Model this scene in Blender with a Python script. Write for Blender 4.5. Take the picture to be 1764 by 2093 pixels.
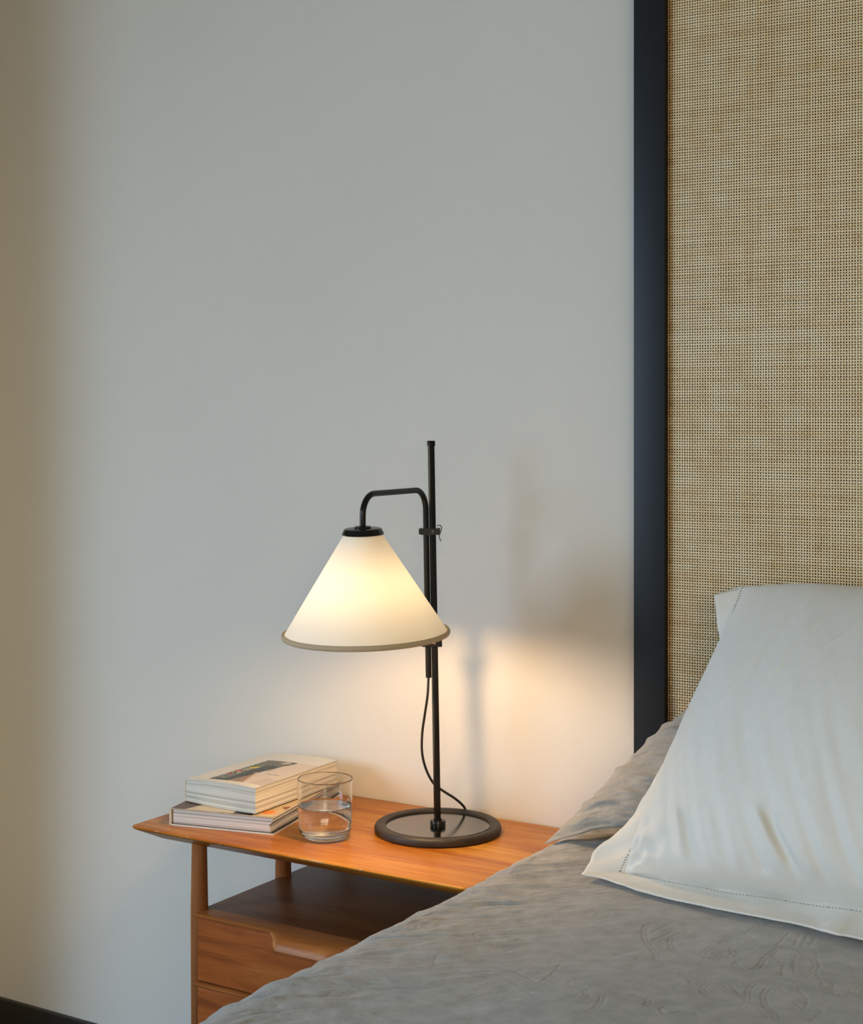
import bpy, math, random
import numpy as np

S = bpy.context.scene
for o in list(bpy.data.objects):
    bpy.data.objects.remove(o)

# ------------------------------------------------------------------ camera
cam_d = bpy.data.cameras.new("camera")
cam = bpy.data.objects.new("camera", cam_d)
S.collection.objects.link(cam)
S.camera = cam
cam.location = (1.33, -2.27, 1.279)
cam.rotation_euler = (math.radians(90), 0, math.radians(32.0))
cam_d.sensor_fit = 'VERTICAL'
cam_d.sensor_height = 36.0
cam_d.lens = 3200 * 36.0 / 2093
cam_d.shift_y = (850 - 1046.5) / 2093
cam_d.clip_start = 0.05

# ------------------------------------------------------------------ colour management, world, daylight and fill lights
S.view_settings.view_transform = 'Standard'
S.view_settings.look = 'None'
S.view_settings.gamma = 1.0
S.view_settings.use_curve_mapping = False
S.view_settings.exposure = 0.12
try:
    S.cycles.use_denoising = True
    S.cycles.max_bounces = 14
    S.cycles.diffuse_bounces = 5
    S.cycles.transmission_bounces = 12
    S.cycles.sample_clamp_indirect = 6.0
except Exception:
    pass

W = bpy.data.worlds.new("sky")
S.world = W
W.use_nodes = True
bg = W.node_tree.nodes["Background"]
bg.inputs[0].default_value = (0.55, 0.70, 0.95, 1)
bg.inputs[1].default_value = 1.2

def area(name, loc, rot, sx, sy, power, col):
    L = bpy.data.lights.new(name, 'AREA')
    L.shape = 'RECTANGLE'
    L.size, L.size_y, L.energy, L.color = sx, sy, power, col
    o = bpy.data.objects.new(name, L)
    o.location = loc
    o.rotation_euler = rot
    S.collection.objects.link(o)
    return o

# overcast daylight entering through window_1 (left wall)
area("daylight_window", (-2.30, -3.4, 1.55), (0, math.radians(-50), 0), 1.3, 1.8, 108, (0.52, 0.75, 1.0))
area("warm_fill_far", (2.65, -3.9, 1.75), (math.radians(58), 0, math.radians(28)), 1.3, 1.3, 33, (1.0, 0.84, 0.53))  # warm fill added at front right, out of view
# warm fill added out of view, behind the added blocker at left
area("warm_fill_left", (-2.52, -0.26, 0.75), (0, math.radians(-90), 0), 1.3, 0.40, 7.5, (1.0, 0.82, 0.47))
BULB = 140.0           # radiance of the lamp's bulb

# ------------------------------------------------------------------ helpers
def place(o, parent=None):
    S.collection.objects.link(o)
    if parent is not None:
        o.parent = parent
    return o

def tag(o, label=None, cat=None, group=None, kind=None):
    if label: o['label'] = label
    if cat: o['category'] = cat
    if group: o['group'] = group
    if kind: o['kind'] = kind
    return o

def thing(name, label, cat, loc):
    o = bpy.data.objects.new(name, None)
    o.empty_display_size = 0.05
    o.location = loc
    S.collection.objects.link(o)
    return tag(o, label, cat)

def wloc(o):
    v = np.zeros(3)
    while o is not None:
        v += np.array(o.location)
        o = o.parent
    return v

def mesh(name, verts, faces, mat, parent=None, smooth=True, attrs=None, angle=None):
    """verts in world coordinates; faces = list of lists or an (n,4)/(n,3) int array"""
    v = np.asarray(verts, dtype=np.float64).reshape(-1, 3)
    if parent is not None:
        v = v - wloc(parent)
    me = bpy.data.meshes.new(name)
    if isinstance(faces, np.ndarray):
        n, k = faces.shape
        me.vertices.add(len(v)); me.vertices.foreach_set('co', v.astype(np.float32).ravel())
        me.loops.add(n * k); me.loops.foreach_set('vertex_index', faces.astype(np.int32).ravel())
        me.polygons.add(n)
        me.polygons.foreach_set('loop_start', np.arange(0, n * k, k, dtype=np.int32))
        me.update(calc_edges=True)
    else:
        me.from_pydata([tuple(p) for p in v], [], [list(f) for f in faces])
    me.validate()
    me.polygons.foreach_set('use_smooth', np.full(len(me.polygons), bool(smooth)))
    for an, arr in (attrs or {}).items():
        a = me.attributes.new(an, 'FLOAT', 'POINT')
        a.data.foreach_set('value', np.asarray(arr, dtype=np.float32).ravel())
    me.update()
    if mat is not None:
        me.materials.append(mat)
    o = bpy.data.objects.new(name, me)
    place(o, parent)
    if angle is not None and smooth:
        try:
            me.set_sharp_from_angle(angle=math.radians(angle))
        except Exception:
            pass
    return o

def fix_normals(o):
    import bmesh
    bm = bmesh.new(); bm.from_mesh(o.data)
    bmesh.ops.recalc_face_normals(bm, faces=bm.faces)
    bm.to_mesh(o.data); bm.free()
    return o

def box_geo(x0, x1, y0, y1, z0, z1, b=0.0):
    """box with (optionally) bevelled edges"""
    if b <= 0:
        v = [(x, y, z) for x in (x0, x1) for y in (y0, y1) for z in (z0, z1)]
        f = [(0, 1, 3, 2), (4, 6, 7, 5), (0, 4, 5, 1), (2, 3, 7, 6), (0, 2, 6, 4), (1, 5, 7, 3)]
        return v, f
    import bmesh
    bm = bmesh.new()
    v, f = box_geo(x0, x1, y0, y1, z0, z1)
    vs = [bm.verts.new(p) for p in v]
    for q in f: bm.faces.new([vs[i] for i in q])
    bmesh.ops.bevel(bm, geom=list(bm.edges), offset=b, segments=2, profile=0.7, affect='EDGES')
    bm.verts.index_update()
    v = [tuple(p.co) for p in bm.verts]; f = [[q.index for q in fc.verts] for fc in bm.faces]
    bm.free()
    return v, f

def box(name, x0, x1, y0, y1, z0, z1, mat, parent=None, b=0.0):
    v, f = box_geo(x0, x1, y0, y1, z0, z1, b)
    o = mesh(name, v, f, mat, parent, smooth=b > 0, angle=40)
    return fix_normals(o)

def join(*geos):
    V, F = [], []
    for v, f in geos:
        n = len(V)
        V += [tuple(p) for p in v]
        F += [[i + n for i in q] for q in f]
    return V, F

def loft(rings, closed=True, cap=(True, True)):
    """rings: list of equally long point lists"""
    n = len(rings[0]); V = [p for r in rings for p in r]; F = []
    m = n if closed else n - 1
    for i in range(len(rings) - 1):
        for j in range(m):
            a, b = i * n + j, i * n + (j + 1) % n
            F.append((a, b, b + n, a + n))
    if closed and cap[0]: F.append(tuple(reversed(range(n))))
    if closed and cap[1]: F.append(tuple(range((len(rings) - 1) * n, len(rings) * n)))
    return V, F

def lathe(profile, c=(0, 0), n=64, axis=None, closed_profile=False):
    """profile = (r, z) pairs revolved about a vertical axis at c; axis = (bottom xyz, top xyz, z0, z1) for a leaning axis"""
    R = []
    for r, z in profile:
        if axis is None:
            cx, cy, cz, ux, uy = c[0], c[1], z, None, None
            R.append([(cx + r * math.cos(2 * math.pi * k / n), cy + r * math.sin(2 * math.pi * k / n), z) for k in range(n)])
        else:
            A, B, z0, z1 = axis
            A, B = np.array(A), np.array(B)
            d = (B - A) / np.linalg.norm(B - A)
            e1 = np.cross(d, (0, 1, 0)); e1 /= np.linalg.norm(e1); e2 = np.cross(d, e1)
            P = A + d * (z - z0)
            R.append([tuple(P + r * (math.cos(2 * math.pi * k / n) * e1 + math.sin(2 * math.pi * k / n) * e2)) for k in range(n)])
    if closed_profile:
        R.append(R[0])
        return loft(R, cap=(False, False))
    return loft(R)

def tube(path, r, n=16, cap=True):
    P = np.array(path, float); R = []
    t = np.gradient(P, axis=0); t /= np.linalg.norm(t, axis=1)[:, None]
    ref = np.array((0, 0, 1.0)) if abs(t[0][2]) < 0.9 else np.array((1.0, 0, 0))
    e = np.cross(t[0], ref); e /= np.linalg.norm(e)
    rr = r if hasattr(r, '__len__') else [r] * len(P)
    for i in range(len(P)):
        e = e - t[i] * (e @ t[i]); e /= np.linalg.norm(e)
        f = np.cross(t[i], e)
        R.append([tuple(P[i] + rr[i] * (math.cos(2 * math.pi * k / n) * e + math.sin(2 * math.pi * k / n) * f)) for k in range(n)])
    return loft(R, cap=(cap, cap))

def curve(pts, n, closed=False):
    """Catmull-Rom through pts, n samples spaced evenly along the length"""
    P = np.array(pts, float)
    if len(P) == 2:
        return P[0] + (P[1] - P[0]) * np.linspace(0, 1, n)[:, None]
    Q = np.vstack([2 * P[0] - P[1], P, 2 * P[-1] - P[-2]])
    out = []
    for i in range(1, len(Q) - 2):
        t = np.linspace(0, 1, 24, endpoint=False)[:, None]
        a, b, c, d = Q[i - 1], Q[i], Q[i + 1], Q[i + 2]
        out.append(0.5 * (2 * b + (c - a) * t + (2 * a - 5 * b + 4 * c - d) * t ** 2 + (3 * b - a - 3 * c + d) * t ** 3))
    out = np.vstack(out + [P[-1:]])
    L = np.concatenate([[0], np.cumsum(np.linalg.norm(np.diff(out, axis=0), axis=1))])
    s = np.linspace(0, L[-1], n)
    return np.stack([np.interp(s, L, out[:, k]) for k in range(P.shape[1])], 1)

def smooth(t):
    t = np.clip(t, 0, 1)
    return t * t * (3 - 2 * t)

# gradient noise on arrays
_rng = np.random.default_rng(7)
_perm = _rng.permutation(512)
_ang = _rng.random(512) * 2 * np.pi
def noise2(x, y, seed=0):
    x = np.asarray(x, float); y = np.asarray(y, float)
    xi = np.floor(x).astype(int); yi = np.floor(y).astype(int)
    xf, yf = x - xi, y - yi
    def g(ix, iy, dx, dy):
        h = _ang[_perm[(_perm[(ix + seed * 37) % 512] + iy + seed * 101) % 512]]
        return np.cos(h) * dx + np.sin(h) * dy
    u = xf ** 3 * (xf * (xf * 6 - 15) + 10); v = yf ** 3 * (yf * (yf * 6 - 15) + 10)
    a = g(xi, yi, xf, yf); b = g(xi + 1, yi, xf - 1, yf)
    c = g(xi, yi + 1, xf, yf - 1); d = g(xi + 1, yi + 1, xf - 1, yf - 1)
    return (a + (b - a) * u) * (1 - v) + (c + (d - c) * u) * v
def fbm(x, y, seed=0, o=3):
    s = 0
    for k in range(o):
        s = s + noise2(x * 2 ** k, y * 2 ** k, seed + k) / 2 ** k
    return s

def grid_faces(nu, nv):
    i, j = np.meshgrid(np.arange(nu - 1), np.arange(nv - 1), indexing='ij')
    a = (i * nv + j).ravel()
    return np.stack([a, a + nv, a + nv + 1, a + 1], 1)

# ------------------------------------------------------------------ materials (all procedural)
def mat_new(name):
    m = bpy.data.materials.new(name); m.use_nodes = True
    nt = m.node_tree
    return m, nt, nt.nodes["Principled BSDF"]

def N(nt, t, **kw):
    n = nt.nodes.new(t)
    for k, v in kw.items():
        if k in n.inputs: n.inputs[k].default_value = v
        else: setattr(n, k, v)
    return n

def ramp(nt, fac, stops):
    r = nt.nodes.new('ShaderNodeValToRGB')
    el = r.color_ramp.elements
    while len(el) < len(stops): el.new(0.5)
    for e, (p, c) in zip(el, stops):
        e.position = p; e.color = (*c, 1)
    nt.links.new(fac, r.inputs[0])
    return r.outputs[0]

def coords(nt, scale=(1, 1, 1), kind='Object'):
    tc = nt.nodes.new('ShaderNodeTexCoord'); mp = nt.nodes.new('ShaderNodeMapping')
    mp.inputs['Scale'].default_value = scale
    nt.links.new(tc.outputs[kind], mp.inputs[0])
    return mp.outputs[0]

def bump(nt, p, h, strength, dist):
    b = N(nt, 'ShaderNodeBump'); b.inputs['Strength'].default_value = strength; b.inputs['Distance'].default_value = dist
    nt.links.new(h, b.inputs['Height']); nt.links.new(b.outputs[0], p.inputs['Normal'])
    return b

def plain(name, col, rough=0.5, noise=0.0, nscale=60, metal=0.0, spec=0.5, bumpd=0.0):
    m, nt, p = mat_new(name)
    p.inputs['Roughness'].default_value = rough
    p.inputs['Metallic'].default_value = metal
    p.inputs['Specular IOR Level'].default_value = spec
    n = N(nt, 'ShaderNodeTexNoise', Scale=nscale, Detail=4.0)
    nt.links.new(coords(nt), n.inputs['Vector'])
    lo = tuple(c * (1 - noise) for c in col); hi = tuple(min(1, c * (1 + noise)) for c in col)
    nt.links.new(ramp(nt, n.outputs[0], [(0.3, lo), (0.7, hi)]), p.inputs['Base Color'])
    if bumpd: bump(nt, p, n.outputs[0], 0.5, bumpd)
    return m

def wood(name, axis, dark, mid, light, rough=0.35, k=1.0):
    m, nt, p = mat_new(name)
    s = [9 * k, 9 * k, 9 * k]; s[axis] = 1.1 * k
    f = [160 * k, 160 * k, 160 * k]; f[axis] = 5 * k
    n1 = N(nt, 'ShaderNodeTexNoise', Scale=1.6, Detail=5.0, Roughness=0.6, Distortion=1.4)
    nt.links.new(coords(nt, s), n1.inputs['Vector'])
    n2 = N(nt, 'ShaderNodeTexNoise', Scale=1.0, Detail=3.0, Roughness=0.7)
    nt.links.new(coords(nt, f), n2.inputs['Vector'])
    mx = N(nt, 'ShaderNodeMath', operation='MULTIPLY_ADD'); mx.inputs[1].default_value = 0.42
    nt.links.new(n2.outputs[0], mx.inputs[0]); nt.links.new(n1.outputs[0], mx.inputs[2])
    g = [2.6 * k, 2.6 * k, 2.6 * k]; g[axis] = 0.9 * k
    n3 = N(nt, 'ShaderNodeTexNoise', Scale=2.2, Detail=2.0, Distortion=0.6)
    nt.links.new(coords(nt, g), n3.inputs['Vector'])
    m3 = N(nt, 'ShaderNodeMath', operation='MULTIPLY_ADD'); m3.inputs[1].default_value = 0.55
    nt.links.new(n3.outputs[0], m3.inputs[0]); nt.links.new(mx.outputs[0], m3.inputs[2])
    c = ramp(nt, m3.outputs[0], [(0.68, dark), (0.96, mid), (1.0, light)])
    cr = c.node.color_ramp.elements
    cr[0].position, cr[1].position, cr[2].position = 0.52, 0.72, 0.96
    s3 = N(nt, 'ShaderNodeMath', operation='MULTIPLY'); s3.inputs[1].default_value = 0.76
    nt.links.new(m3.outputs[0], s3.inputs[0]); nt.links.new(s3.outputs[0], c.node.inputs[0])
    nt.links.new(c, p.inputs['Base Color'])
    p.inputs['Roughness'].default_value = rough
    p.inputs['Specular IOR Level'].default_value = 0.22
    bump(nt, p, n2.outputs[0], 0.12, 0.0006)
    return m

def fabric(name, col, amt=0.12, weave=900.0, rough=0.95, wbump=0.25, attr=None, sheen=0.15):
    m, nt, p = mat_new(name)
    v = coords(nt)
    n1 = N(nt, 'ShaderNodeTexNoise', Scale=weave, Detail=2.0)
    nt.links.new(v, n1.inputs['Vector'])
    n2 = N(nt, 'ShaderNodeTexNoise', Scale=weave / 18, Detail=4.0)
    nt.links.new(v, n2.inputs['Vector'])
    ad = N(nt, 'ShaderNodeMath', operation='ADD'); nt.links.new(n1.outputs[0], ad.inputs[0]); nt.links.new(n2.outputs[0], ad.inputs[1])
    lo = tuple(c * (1 - amt) for c in col); hi = tuple(min(1, c * (1 + amt)) for c in col)
    c = ramp(nt, ad.outputs[0], [(0.35, lo), (0.65, hi)])
    hf = N(nt, 'ShaderNodeMath', operation='MULTIPLY'); hf.inputs[1].default_value = 0.5
    nt.links.new(ad.outputs[0], hf.inputs[0])
    nt.links.new(hf.outputs[0], c.node.inputs[0])
    if attr:
        at = N(nt, 'ShaderNodeAttribute', attribute_name=attr)
        mixn = N(nt, 'ShaderNodeMix', data_type='RGBA')
        nt.links.new(at.outputs['Fac'], mixn.inputs[0]); nt.links.new(c, mixn.inputs[6])
        mixn.inputs[7].default_value = (*[min(1, q * 1.35) for q in col], 1)
        c = mixn.outputs[2]
    nt.links.new(c, p.inputs['Base Color'])
    p.inputs['Roughness'].default_value = rough
    p.inputs['Specular IOR Level'].default_value = 0.2
    p.inputs['Sheen Weight'].default_value = sheen
    bump(nt, p, n1.outputs[0], wbump, 0.0006)
    return m

def wall_paint(name, col):
    m, nt, p = mat_new(name)
    n = N(nt, 'ShaderNodeTexNoise', Scale=240.0, Detail=3.0); nt.links.new(coords(nt), n.inputs['Vector'])
    n2 = N(nt, 'ShaderNodeTexNoise', Scale=2.5, Detail=3.0); nt.links.new(coords(nt), n2.inputs['Vector'])
    lo = tuple(c * 0.97 for c in col)
    nt.links.new(ramp(nt, n2.outputs[0], [(0.3, lo), (0.7, col)]), p.inputs['Base Color'])
    p.inputs['Roughness'].default_value = 0.75; p.inputs['Specular IOR Level'].default_value = 0.25
    bump(nt, p, n.outputs[0], 0.15, 0.0012)
    return m

M_wall = wall_paint("wall_paint", (0.74, 0.72, 0.675))
M_ceil = wall_paint("ceiling_paint", (0.62, 0.57, 0.48))
M_wall2 = wall_paint("beige_wall_paint", (0.52, 0.46, 0.37))
M_black = plain("black_painted_wood", (0.008, 0.0095, 0.012), 0.42, 0.15, 300, spec=0.28)
M_base = plain("black_baseboard_paint", (0.010, 0.010, 0.011), 0.45, 0.2, 120)
M_floor = wood("dark_floor_wood", 0, (0.05, 0.03, 0.02), (0.10, 0.06, 0.035), (0.16, 0.10, 0.06), 0.4, 0.6)
M_top = wood("teak_top", 0, (0.19, 0.048, 0.007), (0.40, 0.126, 0.015), (0.68, 0.320, 0.050), 0.34)
def add_edge_wear(m):
    """pale chips along the worn front edge of the table top"""
    nt = m.node_tree; p = nt.nodes["Principled BSDF"]
    old = p.inputs['Base Color'].links[0].from_socket
    tc = nt.nodes.new('ShaderNodeTexCoord'); sp = nt.nodes.new('ShaderNodeSeparateXYZ'); nt.links.new(tc.outputs['Object'], sp.inputs[0])
    a = N(nt, 'ShaderNodeMath', operation='LESS_THAN'); a.inputs[1].default_value = -0.1826; nt.links.new(sp.outputs[1], a.inputs[0])
    b = N(nt, 'ShaderNodeMath', operation='GREATER_THAN'); b.inputs[1].default_value = 0.6076; nt.links.new(sp.outputs[2], b.inputs[0])
    n = N(nt, 'ShaderNodeTexNoise', Scale=1.0, Detail=3.0); nt.links.new(coords(nt, (46, 160, 160)), n.inputs['Vector'])
    c = N(nt, 'ShaderNodeMath', operation='GREATER_THAN'); c.inputs[1].default_value = 0.645; nt.links.new(n.outputs[0], c.inputs[0])
    d = N(nt, 'ShaderNodeMath', operation='MULTIPLY'); nt.links.new(a.outputs[0], d.inputs[0]); nt.links.new(b.outputs[0], d.inputs[1])
    e = N(nt, 'ShaderNodeMath', operation='MULTIPLY'); nt.links.new(d.outputs[0], e.inputs[0]); nt.links.new(c.outputs[0], e.inputs[1])
    mx = N(nt, 'ShaderNodeMix', data_type='RGBA'); nt.links.new(e.outputs[0], mx.inputs[0]); nt.links.new(old, mx.inputs[6])
    mx.inputs[7].default_value = (0.52, 0.36, 0.24, 1); nt.links.new(mx.outputs[2], p.inputs['Base Color'])
add_edge_wear(M_top)
M_front = wood("teak_front", 0, (0.20, 0.048, 0.009), (0.39, 0.102, 0.020), (0.52, 0.165, 0.038), 0.38, 1.6)
M_leg = wood("teak_leg", 2, (0.15, 0.046, 0.014), (0.26, 0.088, 0.026), (0.36, 0.14, 0.047), 0.36, 1.5)
M_lip = wood("teak_lip", 0, (0.22, 0.068, 0.018), (0.39, 0.132, 0.034), (0.54, 0.215, 0.065), 0.40, 1.3)
M_shelf = wood("teak_shelf", 0, (0.09, 0.034, 0.012), (0.165, 0.066, 0.023), (0.23, 0.10, 0.038), 0.34)
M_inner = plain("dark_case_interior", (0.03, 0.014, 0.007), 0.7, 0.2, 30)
M_metal = plain("black_lacquered_metal", (0.006, 0.0057, 0.0052), 0.24, 0.1, 400, spec=0.32)
M_steel = plain("dark_steel_wire", (0.10, 0.095, 0.085), 0.3, 0.1, 200, metal=1.0)
M_rubber = plain("black_rubber", (0.020, 0.017, 0.014), 0.55, 0.2, 300)
M_plate = plain("smoked_base_plate", (0.20, 0.175, 0.15), 0.14, 0.05, 500, metal=1.0)
M_cord = plain("black_cord", (0.012, 0.010, 0.009), 0.5, 0.1, 300)
M_trim = plain("tan_shade_binding", (0.56, 0.42, 0.27), 0.85, 0.12, 900, bumpd=0.0004)
M_white = fabric("white_percale", (0.765, 0.75, 0.71), 0.02, 1400, 0.8, 0.12, None, 0.1)
M_sheet = fabric("white_sheet", (0.74, 0.75, 0.77), 0.02, 1400, 0.9, 0.12)
M_duvet = fabric("grey_jacquard_linen", (0.375, 0.365, 0.352), 0.20, 800, 0.95, 0.35, 'motif')
M_sham = fabric("grey_linen_sham", (0.345, 0.33, 0.305), 0.13, 800, 0.95, 0.35, 'motif')
M_paper = plain("book_paper", (0.70, 0.66, 0.58), 0.9, 0.05, 200)
M_cover = plain("book_cover_white", (0.74, 0.71, 0.65), 0.5, 0.03, 60)
M_mattress = plain("mattress_ticking", (0.6, 0.58, 0.55), 0.9, 0.05, 100)
M_hole = plain("hemstitch_hole_shade", (0.06, 0.05, 0.035), 0.9, 0.1, 100)  # dark colour stands for the shade inside the stitch holes

def paper_edges(name, a, b):
    """page edges: tone varies sheet by sheet (attribute 'tone')"""
    m, nt, p = mat_new(name)
    at = N(nt, 'ShaderNodeAttribute', attribute_name='tone')
    n = N(nt, 'ShaderNodeTexNoise', Scale=1.0, Detail=3.0); nt.links.new(coords(nt, (6, 6, 2600)), n.inputs['Vector'])
    ad = N(nt, 'ShaderNodeMath', operation='MULTIPLY_ADD'); ad.inputs[1].default_value = 0.9
    nt.links.new(n.outputs[0], ad.inputs[0]); nt.links.new(at.outputs['Fac'], ad.inputs[2])
    nt.links.new(ramp(nt, ad.outputs[0], [(0.42, a), (0.8, b)]), p.inputs['Base Color'])
    p.inputs['Roughness'].default_value = 0.9
    return m
M_pages = paper_edges("page_edges", (0.36, 0.33, 0.28), (0.78, 0.74, 0.65))
M_pages2 = paper_edges("page_edges_coated", (0.25, 0.21, 0.19), (0.76, 0.72, 0.68))

def cane_mat():
    m, nt, p = mat_new("woven_cane")
    at = N(nt, 'ShaderNodeAttribute', attribute_name='tone')
    n = N(nt, 'ShaderNodeTexNoise', Scale=1.0, Detail=4.0); nt.links.new(coords(nt, (38, 38, 38)), n.inputs['Vector'])
    ad = N(nt, 'ShaderNodeMath', operation='MULTIPLY_ADD'); ad.inputs[1].default_value = 0.55
    nt.links.new(n.outputs[0], ad.inputs[0]); nt.links.new(at.outputs['Fac'], ad.inputs[2])
    c = ramp(nt, ad.outputs[0], [(0.10, (0.34, 0.16, 0.05)), (0.42, (0.68, 0.45, 0.20)), (0.66, (0.84, 0.635, 0.35)), (1.0, (0.94, 0.80, 0.54))])
    nt.links.new(c, p.inputs['Base Color'])
    p.inputs['Roughness'].default_value = 0.30
    p.inputs['Specular IOR Level'].default_value = 0.7
    return m
M_cane = cane_mat()
M_backing = plain("dark_cane_backing", (0.022, 0.011, 0.004), 0.9, 0.2, 80)

def shade_mat():
    m, nt, p = mat_new("shade_fabric")
    out = nt.nodes["Material Output"]
    d = N(nt, 'ShaderNodeBsdfDiffuse'); d.inputs[0].default_value = (0.80, 0.76, 0.69, 1)
    t = N(nt, 'ShaderNodeBsdfTranslucent')
    v = coords(nt)
    n = N(nt, 'ShaderNodeTexNoise', Scale=420.0, Detail=2.0); nt.links.new(v, n.inputs['Vector'])
    w = N(nt, 'ShaderNodeTexNoise', Scale=1.0, Detail=3.0); nt.links.new(coords(nt, (30, 30, 700)), w.inputs['Vector'])
    ad = N(nt, 'ShaderNodeMath', operation='ADD'); nt.links.new(n.outputs[0], ad.inputs[0]); nt.links.new(w.outputs[0], ad.inputs[1])
    hf = N(nt, 'ShaderNodeMath', operation='MULTIPLY'); hf.inputs[1].default_value = 0.5; nt.links.new(ad.outputs[0], hf.inputs[0])
    c = ramp(nt, hf.outputs[0], [(0.3, (0.047, 0.049, 0.048)), (0.7, (0.063, 0.0655, 0.064))])
    nt.links.new(c, t.inputs[0])
    a = N(nt, 'ShaderNodeAddShader')
    nt.links.new(d.outputs[0], a.inputs[0]); nt.links.new(t.outputs[0], a.inputs[1])
    b = N(nt, 'ShaderNodeBump'); b.inputs['Strength'].default_value = 0.3; b.inputs['Distance'].default_value = 0.0006
    nt.links.new(hf.outputs[0], b.inputs['Height']); nt.links.new(b.outputs[0], d.inputs['Normal'])
    nt.links.new(a.outputs[0], out.inputs[0])
    return m
M_shade = shade_mat()

def glass_mat(name, ior, col=(1, 1, 1), rough=0.0):
    m, nt, p = mat_new(name)
    p.inputs['Base Color'].default_value = (*col, 1)
    p.inputs['Transmission Weight'].default_value = 1.0
    p.inputs['Roughness'].default_value = rough
    p.inputs['IOR'].default_value = ior
    return m
M_glass = glass_mat("clear_glass", 1.48, (0.985, 0.995, 0.99))
M_water = glass_mat("water", 1.333)
M_pane = glass_mat("window_glass", 1.02)

def emit_mat(name, col, s):
    m, nt, p = mat_new(name)
    p.inputs['Base Color'].default_value = (*col, 1)
    p.inputs['Emission Color'].default_value = (*col, 1)
    p.inputs['Emission Strength'].default_value = s
    return m
M_bulb = emit_mat("warm_bulb", (1.0, 0.65, 0.33), BULB)

# ================================================================== the room
def struct(o):
    o['kind'] = 'structure'
    return o
struct(box("floor", -2.6, 3.4, -4.5, 0.0, -0.06, 0.0, M_floor))
struct(box("ceiling", -2.8, 3.6, -4.7, 0.2, 2.75, 2.85, M_ceil))
struct(box("wall_back", -2.8, 3.6, 0.0, 0.14, -0.06, 2.75, M_wall))
struct(box("wall_right", 3.4, 3.54, -4.7, 0.0, -0.06, 2.75, M_wall2))
def wall_with_opening(name, axis, pos, t, a0, a1, o0, o1, z0, z1):
    parts = []
    for (p, q, r, s) in ((a0, o0, -0.06, 2.75), (o1, a1, -0.06, 2.75), (o0, o1, -0.06, z0), (o0, o1, z1, 2.75)):
        if axis == 'x': parts.append(box_geo(pos - t, pos, p, q, r, s))
        else: parts.append(box_geo(p, q, pos - t, pos, r, s))
    v, f = join(*parts)
    return struct(fix_normals(mesh(name, v, f, M_wall2, smooth=False)))
wall_with_opening("wall_left", 'x', -2.6, 0.14, -4.7, 0.0, -4.3, -2.5, 0.70, 2.40)
wall_with_opening("wall_front", 'y', -4.5, 0.14, -2.6, 3.4, 2.0, 3.3, 0.80, 2.40)
struct(box("light_blocker", -2.6, -1.176, -0.56, -0.50, 0.0, 2.75, M_wall2))  # unseen blocker, added to shade the left end of the back wall
bb = box_geo(-2.6, 3.4, -0.012, -0.0005, 0.0, 0.081, 0.003)
struct(fix_normals(mesh("baseboard_back", bb[0], bb[1], M_base, smooth=True, angle=40)))
def window(name, axis, pos, o0, o1, z0, z1):
    w = bpy.data.objects.new(name, None); S.collection.objects.link(w); w['kind'] = 'structure'
    mid = (o0 + o1) / 2
    bars = [(o0, o0 + .04, z0, z1), (o1 - .04, o1, z0, z1), (o0, o1, z0, z0 + .04), (o0, o1, z1 - .04, z1), (mid - .015, mid + .015, z0, z1)]
    g = []
    for p, q, r, s in bars:
        g.append(box_geo(pos - .03, pos, p, q, r, s) if axis == 'x' else box_geo(p, q, pos - .03, pos, r, s))
    v, f = join(*g)
    fix_normals(mesh("window_frame", v, f, M_ceil, w, smooth=False))
    if axis == 'x': box("window_pane", pos - .018, pos - .012, o0 + .03, o1 - .03, z0 + .03, z1 - .03, M_pane, w)
    else: box("window_pane", o0 + .03, o1 - .03, pos - .018, pos - .012, z0 + .03, z1 - .03, M_pane, w)
window("window_1", 'x', -2.735, -4.3, -2.5, 0.70, 2.40)
window("added_window", 'y', -4.635, 2.0, 3.3, 0.80, 2.40)  # unseen window, added to go with the warm fill

# ================================================================== bed with tall cane headboard
bed = thing("bed", "tall bed headboard of woven cane in a black wooden frame against the wall", "bed", (1.105, -0.03, 0))
XL, XR, ZT = 0.3125, 1.90, 2.06
PW, FY, BY = 0.0515, -0.052, -0.004
for x0, x1 in ((XL, XL + PW), (XR - PW, XR)):
    box("headboard_post", x0, x1, FY, BY, 0.0, ZT, M_black, bed, 0.0012)
box("headboard_rail", XL + PW, XR - PW, FY, BY, ZT - PW, ZT, M_black, bed, 0.0012)
box("headboard_rail", XL + PW, XR - PW, FY, BY, 0.40, 0.46, M_black, bed, 0.0012)
box("backing_panel", XL + PW, XR - PW, -0.022, -0.012, 0.46, ZT - PW, M_backing, bed)

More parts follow.
